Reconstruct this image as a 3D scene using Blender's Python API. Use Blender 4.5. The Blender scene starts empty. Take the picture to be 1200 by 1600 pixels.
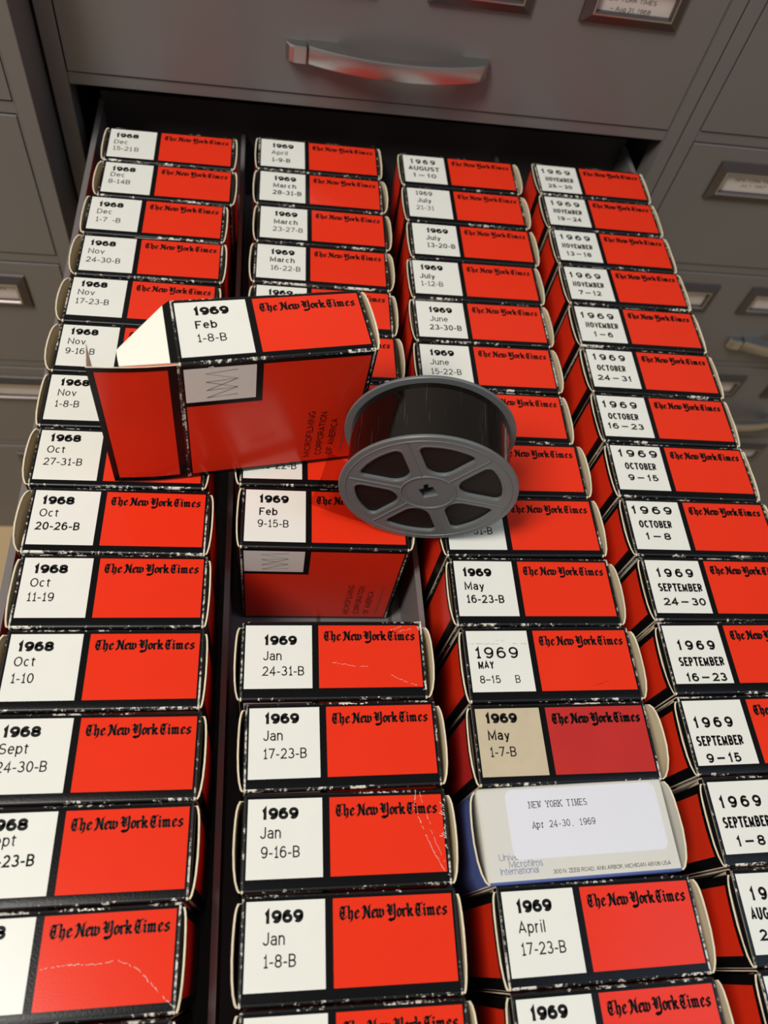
import bpy, bmesh, math, random
from mathutils import Vector, Matrix, Euler
random.seed(7)
SC = bpy.context.scene
COL = SC.collection
MM = 0.001
PI = math.pi

# ------------------------------------------------------------------ camera, light, exposure
cam = bpy.data.cameras.new('camera')
cam.sensor_fit = 'AUTO'
cam.sensor_width = 36.0
cam.lens = 26.675
cam.clip_start = 0.01
cam.clip_end = 30
cam.dof.use_dof = True
cam.dof.focus_distance = 0.41
cam.dof.aperture_fstop = 9.0
CAM = bpy.data.objects.new('camera', cam)
COL.objects.link(CAM)
CAM.location = (0.0653508, -0.1544747, 0.3704607)
CAM.rotation_euler = (0.541131601, -0.140322716, -0.0577377966)
SC.camera = CAM

world = bpy.data.worlds.new('room_light')
SC.world = world
world.use_nodes = True
bg = world.node_tree.nodes['Background']
bg.inputs['Color'].default_value = (1.0, 0.965, 0.91, 1)
bg.inputs['Strength'].default_value = 0.22


def area(name, loc, target, sx, sy, power, color):
    l = bpy.data.lights.new(name, 'AREA')
    l.shape = 'RECTANGLE'
    l.size, l.size_y = sx, sy
    l.energy = power
    l.color = color
    o = bpy.data.objects.new(name, l)
    COL.objects.link(o)
    o.location = loc
    o.rotation_euler = (Vector(target) - Vector(loc)).to_track_quat('-Z', 'Y').to_euler()
    return o


area('ceiling_lamp_warm', (-1.0, -0.60, 2.05), (-0.10, 0.1, 0), 0.5, 1.0, 56, (1.0, 0.955, 0.885))
area('ceiling_lamp_cool', (1.55, -0.55, 2.0), (1.2, -0.4, 0), 1.0, 1.2, 8.0, (0.52, 0.72, 1.0))

SC.view_settings.view_transform = 'Standard'
SC.view_settings.look = 'None'
SC.view_settings.gamma = 1.0
SC.view_settings.use_curve_mapping = False
SC.view_settings.exposure = -0.09


# ------------------------------------------------------------------ materials
def mat(name, col, rough=0.5, metal=0.0, spec=0.5, coat=0.0, bump=None, mottle=0.0, mscale=60.0):
    m = bpy.data.materials.new(name)
    m.use_nodes = True
    nt = m.node_tree
    b = nt.nodes['Principled BSDF']
    b.inputs['Base Color'].default_value = (*col, 1)
    b.inputs['Roughness'].default_value = rough
    b.inputs['Metallic'].default_value = metal
    b.inputs['Specular IOR Level'].default_value = spec
    b.inputs['Coat Weight'].default_value = coat
    b.inputs['Coat Roughness'].default_value = 0.15
    tc = nt.nodes.new('ShaderNodeTexCoord')
    if mottle:
        n = nt.nodes.new('ShaderNodeTexNoise')
        n.inputs['Scale'].default_value = mscale
        n.inputs['Detail'].default_value = 6
        nt.links.new(tc.outputs['Object'], n.inputs['Vector'])
        r = nt.nodes.new('ShaderNodeMapRange')
        r.inputs['To Min'].default_value = 1 - mottle
        r.inputs['To Max'].default_value = 1 + mottle
        nt.links.new(n.outputs['Fac'], r.inputs['Value'])
        x = nt.nodes.new('ShaderNodeMix')
        x.data_type = 'RGBA'
        x.blend_type = 'MULTIPLY'
        x.inputs[0].default_value = 1.0
        x.inputs[6].default_value = (*col, 1)
        nt.links.new(r.outputs['Result'], x.inputs[7])
        nt.links.new(x.outputs[2], b.inputs['Base Color'])
    if bump:
        scale, strength, dist = bump
        n = nt.nodes.new('ShaderNodeTexNoise')
        n.inputs['Scale'].default_value = scale
        n.inputs['Detail'].default_value = 3
        nt.links.new(tc.outputs['Object'], n.inputs['Vector'])
        bp = nt.nodes.new('ShaderNodeBump')
        bp.inputs['Strength'].default_value = strength
        bp.inputs['Distance'].default_value = dist
        nt.links.new(n.outputs['Fac'], bp.inputs['Height'])
        nt.links.new(bp.outputs['Normal'], b.inputs['Normal'])
    return m


def worn(name, base, chip, lo, hi, scale=260.0, rough=0.4):
    """printed card whose ink is rubbed off in irregular flecks (differs from box to box)"""
    m = bpy.data.materials.new(name)
    m.use_nodes = True
    nt = m.node_tree
    b = nt.nodes['Principled BSDF']
    b.inputs['Roughness'].default_value = rough
    tc = nt.nodes.new('ShaderNodeTexCoord')
    oi = nt.nodes.new('ShaderNodeObjectInfo')
    sc_ = nt.nodes.new('ShaderNodeVectorMath')
    sc_.operation = 'SCALE'
    sc_.inputs[0].default_value = (3.7, 5.1, 2.3)
    nt.links.new(oi.outputs['Random'], sc_.inputs['Scale'])
    ad = nt.nodes.new('ShaderNodeVectorMath')
    ad.operation = 'ADD'
    nt.links.new(tc.outputs['Object'], ad.inputs[0])
    nt.links.new(sc_.outputs[0], ad.inputs[1])
    n1 = nt.nodes.new('ShaderNodeTexNoise')
    n1.inputs['Scale'].default_value = scale
    n1.inputs['Detail'].default_value = 6
    n1.inputs['Roughness'].default_value = 0.65
    nt.links.new(ad.outputs[0], n1.inputs['Vector'])
    n2 = nt.nodes.new('ShaderNodeTexNoise')
    n2.inputs['Scale'].default_value = 38.0
    n2.inputs['Detail'].default_value = 2
    nt.links.new(ad.outputs[0], n2.inputs['Vector'])
    s = nt.nodes.new('ShaderNodeMath')
    s.operation = 'MULTIPLY_ADD'
    s.inputs[1].default_value = 0.8
    nt.links.new(n2.outputs['Fac'], s.inputs[0])
    nt.links.new(n1.outputs['Fac'], s.inputs[2])
    r = nt.nodes.new('ShaderNodeMapRange')
    r.inputs['From Min'].default_value = lo
    r.inputs['From Max'].default_value = hi
    nt.links.new(s.outputs[0], r.inputs['Value'])
    x = nt.nodes.new('ShaderNodeMix')
    x.data_type = 'RGBA'
    x.inputs[6].default_value = (*base, 1)
    x.inputs[7].default_value = (*chip, 1)
    nt.links.new(r.outputs['Result'], x.inputs[0])
    nt.links.new(x.outputs[2], b.inputs['Base Color'])
    return m


BLACK = (0.0045, 0.0045, 0.005)
RED = (0.80, 0.034, 0.010)
PAPER = (0.80, 0.80, 0.735)
CREAM = (0.62, 0.52, 0.36)
M = {}
M['black'] = mat('black_printed_card', BLACK, 0.24, spec=0.16, bump=(900, 0.15, 0.0003))
M['red'] = mat('red_printed_card', RED, 0.21, spec=0.22, bump=(1400, 0.10, 0.0002), mottle=0.04, mscale=25)
M['red_old'] = mat('red_printed_card_darkened', (0.50, 0.022, 0.018), 0.5, spec=0.3, mottle=0.10, mscale=40)
M['white'] = mat('white_label_print', PAPER, 0.28, spec=0.35, mottle=0.035, mscale=55)
M['tan'] = mat('yellowed_label_print', (0.56, 0.47, 0.32), 0.5, mottle=0.10, mscale=90)
M['cream'] = mat('raw_cream_card', CREAM, 0.8, spec=0.2, mottle=0.12, mscale=120)
M['liner'] = mat('white_card_inside', (0.92, 0.92, 0.80), 0.6, spec=0.3)
M['cut'] = mat('cut_card_edge', (0.74, 0.64, 0.46), 0.85, spec=0.2, mottle=0.2, mscale=300)
M['edge'] = worn('scuffed_black_edge', BLACK, (0.72, 0.69, 0.60), 1.0, 1.06, scale=430)
M['fold'] = worn('scuffed_black_fold', BLACK, (0.66, 0.63, 0.56), 0.92, 1.06, scale=420)
M['ink'] = mat('black_ink', (0.008, 0.0075, 0.0075), 0.5, spec=0.15)
M['grey_ink'] = mat('faded_ink', (0.075, 0.07, 0.065), 0.6)
M['chip'] = mat('scratched_card', (0.72, 0.62, 0.54), 0.8)
M['blue'] = mat('blue_printed_card', (0.085, 0.13, 0.36), 0.4, mottle=0.06, mscale=40)
M['blue_ink'] = mat('blue_ink', (0.06, 0.11, 0.36), 0.5)
M['ivory'] = mat('ivory_card', (0.66, 0.645, 0.585), 0.45, mottle=0.03, mscale=60)
M['sticker'] = mat('white_adhesive_label', (0.74, 0.745, 0.80), 0.35, mottle=0.02, mscale=70)
M['enamel'] = mat('grey_enamel_steel', (0.158, 0.146, 0.140), 0.34, spec=0.5, bump=(700, 0.06, 0.0003), mottle=0.05, mscale=9)
M['enamel_dark'] = mat('dark_steel_inside', (0.06, 0.055, 0.055), 0.5)
M['galv'] = mat('grey_drawer_steel', (0.17, 0.16, 0.158), 0.45)
M['chrome'] = mat('brushed_chrome', (0.50, 0.495, 0.485), 0.36, metal=1.0, bump=(500, 0.12, 0.0003))
M['bronze'] = mat('dark_label_frame_metal', (0.10, 0.085, 0.082), 0.30, metal=0.6)
M['card'] = mat('label_card', (0.62, 0.55, 0.50), 0.6)
M['reel'] = mat('grey_reel_plastic', (0.132, 0.146, 0.148), 0.38, spec=0.5, bump=(800, 0.05, 0.0002))
M['wall'] = mat('pale_wall_paint', (0.55, 0.52, 0.47), 0.8)
M['film_side'] = mat('wound_film_edge', (0.010, 0.007, 0.006), 0.55, spec=0.25, bump=(500, .2, .0003))
M['floor'] = mat('tan_floor', (0.55, 0.40, 0.22), 0.6, mottle=0.12, mscale=12)


def film_mat(name, clear):
    m = bpy.data.materials.new(name)
    m.use_nodes = True
    nt = m.node_tree
    b = nt.nodes['Principled BSDF']
    b.inputs['Base Color'].default_value = (0.006, 0.0035, 0.003, 1)
    b.inputs['Roughness'].default_value = 0.10
    b.inputs['Specular IOR Level'].default_value = 0.32
    tc = nt.nodes.new('ShaderNodeTexCoord')
    mp = nt.nodes.new('ShaderNodeMapping')
    mp.inputs['Scale'].default_value = (1300, 1300, 22)
    n = nt.nodes.new('ShaderNodeTexNoise')
    n.inputs['Scale'].default_value = 1.0
    n.inputs['Detail'].default_value = 3
    nt.links.new(tc.outputs['Object'], mp.inputs['Vector'])
    nt.links.new(mp.outputs['Vector'], n.inputs['Vector'])
    bp = nt.nodes.new('ShaderNodeBump')
    bp.inputs['Strength'].default_value = 0.16
    bp.inputs['Distance'].default_value = 0.0002
    nt.links.new(n.outputs['Fac'], bp.inputs['Height'])
    nt.links.new(bp.outputs['Normal'], b.inputs['Normal'])
    sr = nt.nodes.new('ShaderNodeMapRange')
    sr.inputs['From Min'].default_value = 0.67
    sr.inputs['From Max'].default_value = 0.74
    nt.links.new(n.outputs['Fac'], sr.inputs['Value'])
    sm = nt.nodes.new('ShaderNodeMix')
    sm.data_type = 'RGBA'
    sm.inputs[6].default_value = (0.005, 0.003, 0.0025, 1)
    sm.inputs[7].default_value = (0.10, 0.095, 0.09, 1)
    nt.links.new(sr.outputs['Result'], sm.inputs[0])
    nt.links.new(sm.outputs[2], b.inputs['Base Color'])
    if clear:
        t = nt.nodes.new('ShaderNodeBsdfTransparent')
        t.inputs['Color'].default_value = (0.74, 0.58, 0.50, 1)
        mx = nt.nodes.new('ShaderNodeMixShader')
        mx.inputs[0].default_value = 0.86
        nt.links.new(b.outputs[0], mx.inputs[1])
        nt.links.new(t.outputs[0], mx.inputs[2])
        nt.links.new(mx.outputs[0], nt.nodes['Material Output'].inputs['Surface'])
    return m


M['film'] = film_mat('dark_film', False)
M['film_clear'] = film_mat('clear_film_leader', True)


# ------------------------------------------------------------------ mesh helpers (all lengths in mm)
class MB:
    """collects faces with materials and builds ONE mesh"""

    def __init__(self):
        self.v, self.f, self.m, self.mats = [], [], [], []

    def mi(self, m):
        if m not in self.mats:
            self.mats.append(m)
        return self.mats.index(m)

    def face(self, pts, m):
        n = len(self.v)
        self.v += [tuple(p) for p in pts]
        self.f.append(list(range(n, n + len(pts))))
        self.m.append(self.mi(m))

    def grid(self, rows, matf, closed=False):
        """rows: list of equally long point lists; matf(i,j) -> material key or None"""
        n0 = len(self.v)
        w = len(rows[0])
        for r in rows:
            self.v += [tuple(p) for p in r]
        for i in range(len(rows) - (0 if closed else 1)):
            for j in range(w - 1):
                k = matf(i, j)
                if k is None:
                    continue
                i2 = (i + 1) % len(rows)
                self.f.append([n0 + i * w + j, n0 + i * w + j + 1, n0 + i2 * w + j + 1, n0 + i2 * w + j])
                self.m.append(self.mi(k))

    def box(self, x0, x1, y0, y1, z0, z1, m):
        P = [(x, y, z) for z in (z0, z1) for y in (y0, y1) for x in (x0, x1)]
        n = len(self.v)
        self.v += P
        for q in ((0, 2, 3, 1), (4, 5, 7, 6), (0, 1, 5, 4), (2, 6, 7, 3), (0, 4, 6, 2), (1, 3, 7, 5)):
            self.f.append([n + i for i in q])
            self.m.append(self.mi(m))

    def add(self, verts, faces, m, T):
        n = len(self.v)
        self.v += [tuple(T(p)) for p in verts]
        for q in faces:
            self.f.append([n + i for i in q])
            self.m.append(self.mi(m))

    def build(self, name, parent=None, smooth=True, bevel=0.0, weld=True):
        me = bpy.data.meshes.new(name)
        me.from_pydata([(x * MM, y * MM, z * MM) for x, y, z in self.v], [], self.f)
        for k in self.mats:
            me.materials.append(M[k])
        me.polygons.foreach_set('material_index', self.m)
        if weld or bevel:
            bm = bmesh.new()
            bm.from_mesh(me)
            if weld:
                bmesh.ops.remove_doubles(bm, verts=bm.verts, dist=1e-6)
            if bevel:
                es = [e for e in bm.edges if len(e.link_faces) == 2 and e.calc_face_angle(0) > 0.6]
                bmesh.ops.bevel(bm, geom=es, offset=bevel * MM, segments=2, profile=0.5, affect='EDGES', clamp_overlap=True)
            bm.to_mesh(me)
            bm.free()
        if smooth:
            me.polygons.foreach_set('use_smooth', [True] * len(me.polygons))
            me.set_sharp_from_angle(angle=math.radians(40))
        me.update()
        o = bpy.data.objects.new(name, me)
        COL.objects.link(o)
        if parent is not None:
            o.parent = parent
        return o


def thing(name, label, cat, loc=(0, 0, 0), rot=(0, 0, 0), group=None):
    o = bpy.data.objects.new(name, None)
    o.empty_display_size = 0.01
    COL.objects.link(o)
    o.location = [c * MM for c in loc]
    o.rotation_euler = rot
    o['label'] = label
    o['category'] = cat
    if group:
        o['group'] = group
    return o


def link_mesh(name, me, parent):
    o = bpy.data.objects.new(name, me)
    COL.objects.link(o)
    o.parent = parent
    return o


# ------------------------------------------------------------------ lettering: a stroke alphabet
def arc(cx, cy, rx, ry, a0, a1, n=None):
    n = n or max(4, int(abs(a1 - a0) / 15))
    return [(cx + rx * math.cos(math.radians(a0 + (a1 - a0) * i / n)), cy + ry * math.sin(math.radians(a0 + (a1 - a0) * i / n))) for i in range(n + 1)]


X = 0.72
EL = lambda cx, cy, rx, ry: arc(cx, cy, rx, ry, 90, 450, 24)
G = {
    '0': (.56, [EL(.5, .5, .5, .5)]),
    '1': (.34, [[(0, .76), (.3, .82), (.62, 1), (.62, 0)]]),
    '2': (.54, [arc(.5, .70, .48, .30, 165, -32) + [(0, 0), (1, 0)]]),
    '3': (.55, [arc(.46, .755, .44, .245, 150, -90), arc(.46, .255, .54, .255, 90, -155)]),
    '4': (.58, [[(.74, 0), (.74, 1), (0, .27), (1, .27)]]),
    '5': (.55, [[(.90, 1), (.16, 1), (.08, .50)] + arc(.47, .32, .53, .32, 140, -150)]),
    '6': (.56, [EL(.5, .315, .5, .315), arc(.52, .5, .52, .5, 180, 48), [(0, .315), (0, .5)]]),
    '7': (.53, [[(0, 1), (1, 1), (.32, 0)]]),
    '8': (.56, [EL(.5, .76, .44, .24), EL(.5, .26, .5, .26)]),
    '9': (.56, [EL(.5, .685, .5, .315), arc(.48, .5, .52, .5, 0, -132), [(1, .685), (1, .5)]]),
    '-': (.26, [[(0, .36), (1, .36)]]), '–': (.5, [[(0, .42), (1, .42)]]), '—': (.62, [[(0, .45), (1, .45)]]),
    ',': (.08, [[(.5, .02), (.2, -.16)]]), '.': (.08, [[(.5, 0), (.5, .03)]]),
    'A': (.66, [[(0, 0), (.5, 1), (1, 0)], [(.17, .3), (.83, .3)]]),
    'B': (.58, [[(0, 0), (0, 1), (.5, 1)] + arc(.5, .755, .44, .245, 90, -90) + [(0, .51)], [(.5, .51)] + arc(.5, .255, .5, .255, 90, -90) + [(0, 0)]]),
    'C': (.66, [arc(.52, .5, .52, .5, 42, 318)]),
    'D': (.62, [[(0, 0), (0, 1), (.4, 1)] + arc(.4, .5, .6, .5, 90, -90) + [(0, 0)]]),
    'E': (.52, [[(1, 1), (0, 1), (0, 0), (1, 0)], [(0, .52), (.88, .52)]]),
    'F': (.50, [[(1, 1), (0, 1), (0, 0)], [(0, .5), (.86, .5)]]),
    'G': (.68, [arc(.52, .5, .52, .5, 42, 330) + [(.98, .45), (.6, .45)]]),
    'H': (.62, [[(0, 0), (0, 1)], [(1, 0), (1, 1)], [(0, .52), (1, .52)]]),
    'I': (.10, [[(.5, 0), (.5, 1)]]),
    'J': (.46, [[(1, 1), (1, .3)] + arc(.5, .3, .5, .3, 0, -165)]),
    'K': (.62, [[(0, 0), (0, 1)], [(.95, 1), (0, .38)], [(.34, .6), (1, 0)]]),
    'L': (.48, [[(0, 1), (0, 0), (1, 0)]]),
    'M': (.74, [[(0, 0), (0, 1), (.5, .12), (1, 1), (1, 0)]]),
    'N': (.62, [[(0, 0), (0, 1), (1, 0), (1, 1)]]),
    'O': (.70, [EL(.5, .5, .5, .5)]),
    'P': (.56, [[(0, 0), (0, 1), (.5, 1)] + arc(.5, .735, .5, .265, 90, -90) + [(0, .47)]]),
    'R': (.60, [[(0, 0), (0, 1), (.5, 1)] + arc(.5, .745, .48, .255, 90, -90) + [(0, .49)], [(.5, .49), (1, 0)]]),
    'S': (.58, [arc(.5, .745, .46, .255, 35, 270) + arc(.5, .25, .5, .25, 88, -145)]),
    'T': (.58, [[(0, 1), (1, 1)], [(.5, 1), (.5, 0)]]),
    'U': (.62, [[(0, 1), (0, .36)] + arc(.5, .36, .5, .36, 180, 360) + [(1, 1)]]),
    'V': (.62, [[(0, 1), (.5, 0), (1, 1)]]),
    'W': (.92, [[(0, 1), (.25, 0), (.5, .95), (.75, 0), (1, 1)]]),
    'Y': (.62, [[(0, 1), (.5, .48), (1, 1)], [(.5, .48), (.5, 0)]]),
    'Z': (.56, [[(0, 1), (1, 1), (0, 0), (1, 0)]]),
    'a': (.46, [[(1, 0), (1, .48)] + arc(.52, .48, .48, .24, 0, 160), arc(.5, .205, .5, .205, 60, 330) + [(1, .16)], [(1, .42), (.72, .41)]]),
    'b': (.50, [[(0, 0), (0, 1)], EL(.5, .36, .5, .36)]),
    'c': (.46, [arc(.5, .36, .5, .36, 48, 312)]),
    'd': (.50, [[(1, 0), (1, 1)], EL(.5, .36, .5, .36)]),
    'e': (.48, [[(0, .38), (1, .38)] + arc(.5, .36, .5, .36, 5, 318)]),
    'f': (.30, [[(.4, 0), (.4, .8)] + arc(.8, .8, .4, .2, 180, 80), [(0, X), (.95, X)]]),
    'g': (.50, [[(1, X), (1, -.06)] + arc(.5, -.06, .5, .22, 0, -155), EL(.5, .37, .5, .35)]),
    'h': (.46, [[(0, 0), (0, 1)], arc(.5, .44, .5, .28, 180, 0) + [(1, 0)]]),
    'i': (.08, [[(.5, 0), (.5, X)], [(.5, .95), (.5, 1)]]),
    'l': (.08, [[(.5, 0), (.5, 1)]]),
    'm': (.78, [[(0, 0), (0, X)], arc(.25, .46, .25, .26, 180, 0) + [(.5, 0)], arc(.75, .46, .25, .26, 180, 0) + [(1, 0)]]),
    'n': (.46, [[(0, 0), (0, X)], arc(.5, .44, .5, .28, 180, 0) + [(1, 0)]]),
    'o': (.50, [EL(.5, .36, .5, .36)]),
    'p': (.50, [[(0, -.28), (0, X)], EL(.5, .36, .5, .36)]),
    'r': (.28, [[(0, 0), (0, X)], arc(.9, .40, .9, .32, 180, 85)]),
    's': (.42, [arc(.5, .54, .46, .18, 30, 270) + arc(.5, .18, .5, .18, 88, -150)]),
    't': (.28, [[(.4, .95), (.4, .16)] + arc(.85, .16, .45, .16, 180, 280), [(0, X), (1, X)]]),
    'u': (.46, [[(0, X), (0, .28)] + arc(.5, .28, .5, .28, 180, 360), [(1, 0), (1, X)]]),
    'v': (.48, [[(0, X), (.5, 0), (1, X)]]),
    'y': (.48, [[(0, X), (.5, 0)], [(1, X), (.36, -.28), (.05, -.28)]]),
}
# typewriter shapes keep the letters and add slab feet
SLAB = {'N': [(0, 0), (0, 1), (1, 1)], 'E': [], 'W': [(0, 1), (1, 1)], 'Y': [(0, 1), (1, 1), (.5, 0)], 'R': [(0, 0), (1, 0)], 'K': [(0, 0), (0, 1), (1, 0), (1, 1)],
        'T': [(.5, 0)], 'I': [(.5, 0), (.5, 1)], 'M': [(0, 0), (1, 0), (0, 1), (1, 1)], 'A': [(0, 0), (1, 0)], 'p': [(0, -.28), (0, X)], 'r': [(0, 0), (0, X)], '1': [(.62, 0)], '4': [(.74, 0)]}


def ribbon(mb, pts, hw, T, m, ext):
    """a pen line of half width hw through pts, mitred; T maps to 3D"""
    P = [pts[0]]
    for p in pts[1:]:
        if (p[0] - P[-1][0]) ** 2 + (p[1] - P[-1][1]) ** 2 > 1e-10:
            P.append(p)
    n = len(P)
    if n < 2:
        return
    closed = (P[0][0] - P[-1][0]) ** 2 + (P[0][1] - P[-1][1]) ** 2 < 1e-8
    d = []
    for i in range(n - 1):
        a, b = P[i], P[i + 1]
        l = math.hypot(b[0] - a[0], b[1] - a[1])
        d.append(((b[0] - a[0]) / l, (b[1] - a[1]) / l))
    P = list(P)
    if not closed:
        if ext[0]:
            P[0] = (P[0][0] - d[0][0] * hw, P[0][1] - d[0][1] * hw)
        if ext[1]:
            P[-1] = (P[-1][0] + d[-1][0] * hw, P[-1][1] + d[-1][1] * hw)
    L, R = [], []
    for i in range(n):
        if i == 0:
            d0, d1 = (d[-1] if closed else d[0]), d[0]
        elif i == n - 1:
            d0, d1 = d[-1], (d[0] if closed else d[-1])
        else:
            d0, d1 = d[i - 1], d[i]
        nx, ny = -(d0[1] + d1[1]), d0[0] + d1[0]
        l = math.hypot(nx, ny)
        if l < 0.35:
            nx, ny = -d0[1], d0[0]
            k = 1.0
        else:
            nx, ny = nx / l, ny / l
            k = min(2.6, 1.0 / max(0.25, nx * -d0[1] + ny * d0[0]))
        L.append((P[i][0] + nx * hw * k, P[i][1] + ny * hw * k))
        R.append((P[i][0] - nx * hw * k, P[i][1] - ny * hw * k))
    V = L + R
    mb.add(V, [(i + n, i + n + 1, i + 1, i) for i in range(n - 1)], m, T)


def text(mb, s, x, y, h, stroke, T, m, width=None, sx=1.0, gap=0.14, space=0.34, slab=False, mono=None, foot=False):
    """s with its lower left corner at (x, y), capital height h, pen width stroke*h (all mm)"""
    hw = stroke * h / 2
    adv, pos = 0.0, []
    for ch in s:
        if ch == ' ':
            adv += mono or space
            continue
        w = G[ch][0] * (1.0) + stroke * 0.55
        if mono:
            pos.append((ch, adv + (mono - min(w, mono * .86)) / 2, min(w, mono * .86)))
            adv += mono
        else:
            pos.append((ch, adv, w))
            adv += w + gap
    total = (adv - (0 if mono else gap)) * h
    k = sx if width is None else width / total
    for ch, px, w in pos:
        def mp(p, px=px, w=w):
            gx = hw + p[0] * max(w * h * k - 2 * hw, 0.0)
            return (x + px * h * k + gx, y + hw + p[1] * (h - 2 * hw))
        for path in G[ch][1]:
            ends = []
            for q, nb in ((path[0], path[1]), (path[-1], path[-2])):
                onb = min(abs(q[1] - b) for b in (0, 1, X, -.28)) < 1e-6
                vert = abs(q[0] - nb[0]) < 0.06
                hor = abs(q[1] - nb[1]) < 1e-6
                ends.append((onb and vert) or (hor and (q[0] < 1e-6 or q[0] > 1 - 1e-6)))
            ribbon(mb, [mp(p) for p in path], hw, T, m, ends)
        if slab and ch in SLAB:
            for q in SLAB[ch]:
                a = mp(q)
                ribbon(mb, [(a[0] - .15 * h, a[1]), (a[0] + .15 * h, a[1])], hw, T, m, (0, 0))
        if foot and ch == '1':
            a = mp((.62, 0))
            ribbon(mb, [(a[0] - .17 * h, a[1]), (a[0] + .17 * h, a[1])], hw, T, m, (0, 0))


# blackletter line drawn with a broad nib; letters given as nib paths (x offset, paths), 1000 units = whole line
def minim(x, top=68):
    return [(x, top), (x + 8, top - 8), (x + 8, 13), (x + 15, 5)]


NIB = [
    # T
    (0, [[(3, 92), (15, 103), (36, 97), (60, 107)], [(24, 94), (7, 74), (5, 36), (18, 9), (38, 4), (58, 20)], [(36, 92), (36, 26)], [(14, 54), (36, 54)]]),
    # h
    (76, [[(0, 108), (8, 99), (8, 14), (15, 5)], [(12, 56), (27, 69), (37, 60), (37, 16), (30, -10), (20, -18)]]),
    # e
    (136, [[(18, 68), (7, 57), (7, 17), (19, 5), (40, 17)], [(18, 68), (27, 70), (37, 57), (12, 34)]]),
    # N
    (206, [[(2, 88), (14, 104), (26, 96), (62, 12), (74, 6)], [(22, 92), (22, 26), (12, 4), (2, 0)], [(76, 110), (64, 100), (64, 24)], [(4, 14), (14, 20)]]),
    # e
    (292, [[(18, 68), (7, 57), (7, 17), (19, 5), (38, 17)], [(18, 68), (27, 70), (35, 57), (12, 34)]]),
    # w
    (336, [[(0, 74), (8, 64), (8, 17), (20, 6), (33, 17)], [(27, 74), (34, 64), (34, 17), (46, 6), (64, 22), (64, 54), (54, 70)]]),
    # Y
    (436, [[(0, 96), (10, 106), (20, 96), (20, 34), (34, 22), (62, 40)], [(66, 110), (72, 98), (72, 6), (62, -18), (36, -26), (14, -14)], [(42, 100), (42, 44)], [(14, -14), (60, -10)], [(2, 58), (20, 58)]]),
    # o
    (528, [[(19, 70), (7, 57), (7, 18), (20, 5), (38, 18), (38, 56), (19, 70)]]),
    # r
    (580, [minim(0), [(12, 56), (24, 69), (38, 62)]]),
    # k
    (624, [[(0, 108), (8, 99), (8, 13), (15, 5)], [(12, 44), (30, 67), (42, 58), (34, 44), (18, 40)], [(24, 40), (38, 13), (52, 6)]]),
    # T
    (702, [[(3, 92), (15, 103), (36, 97), (64, 107)], [(24, 94), (7, 74), (5, 36), (18, 9), (38, 4), (58, 20)], [(36, 92), (36, 26)], [(14, 54), (36, 54)]]),
    # i
    (778, [minim(0), [(4, 96), (12, 88)]]),
    # m
    (812, [minim(0), [(12, 56), (24, 69), (32, 60), (32, 13), (39, 5)], [(36, 56), (48, 69), (57, 60), (57, 13), (66, 5)]]),
    # e
    (900, [[(18, 68), (7, 57), (7, 17), (19, 5), (40, 17)], [(18, 68), (27, 70), (37, 57), (12, 34)]]),
    # s
    (954, [[(40, 60), (26, 70), (9, 58), (12, 46), (34, 30), (36, 15), (21, 5), (3, 14)]]),
]


def convex(pts):
    pts = sorted(set((round(a, 4), round(b, 4)) for a, b in pts))

    def half(ps):
        h = []
        for p in ps:
            while len(h) >= 2 and (h[-1][0] - h[-2][0]) * (p[1] - h[-2][1]) - (h[-1][1] - h[-2][1]) * (p[0] - h[-2][0]) <= 0:
                h.pop()
            h.append(p)
        return h
    a, b = half(pts), half(pts[::-1])
    return a[:-1] + b[:-1]


def blackletter(mb, x, y, width, T, m, fat=1.0):
    u = width / 1000.0
    c, s = math.cos(math.radians(38)), math.sin(math.radians(38))
    L, t = 9.6 * fat, 3.1 * fat
    nib = [(L * c - t * s, L * s + t * c), (-L * c - t * s, -L * s + t * c), (-L * c + t * s, -L * s - t * c), (L * c + t * s, L * s - t * c)]
    for ox, paths in NIB:
        for path in paths:
            for a, b in zip(path, path[1:]):
                pts = convex([(ox + q[0] + n[0], q[1] + n[1]) for q in (a, b) for n in nib])
                mb.add([(x + p[0] * u, y + p[1] * u) for p in pts], [list(range(len(pts)))], m, T)


# ------------------------------------------------------------------ the microfilm box
# local frame (mm): x along the box, print starts at x=0; y=0 is the rear edge of the print; z=0 the top
WW, GAP, PD, PW = 33.75, 3.36, 33.39, 90.0        # white width, black bar, print depth, print width
X0, X1 = -1.8, 91.8
YB, YF, HH, RR = 2.5, -37.2, 98.0, 1.2
XL = [X0, X0 + .9, 0, WW, WW + GAP, PW, X1 - .9, X1]


def profile():
    """(y, z, tag) round the carton, clockwise seen from the left end"""
    p = []

    def corner(cy, cz, a0, a1, tag):
        for i in range(4):
            a = math.radians(a0 + (a1 - a0) * i / 3)
            p.append((cy + RR * math.cos(a), cz + RR * math.sin(a), tag))
    p.append((0, 0, 'top_b'))
    p.append((-PD, 0, 'top_p'))
    corner(YF + RR, -RR, 90, 180, 'edge')
    p.append((YF, -3.9, 'front_t'))
    p.append((YF, -29.2, 'front_w'))
    p.append((YF, -32.5, 'front_k'))
    p.append((YF, -94.3, 'front_r'))
    corner(YF + RR, -HH + RR, 180, 270, 'low')
    corner(YB - RR, -HH + RR, 270, 360, 'low')
    p.append((YB, -94.3, 'back'))
    p.append((YB, -3.9, 'back_t'))
    corner(YB - RR, -RR, 0, 90, 'edge')
    return p


PROF = profile()


def set_front(v):
    """boxes differ a little in depth; v is where the front face lies"""
    global YF, PROF
    YF = v
    PROF = profile()


TOPT = lambda p: (p[0], p[1], 0.035)
FRONTT = lambda p: (p[0], YF - 0.035, p[1])


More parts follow.
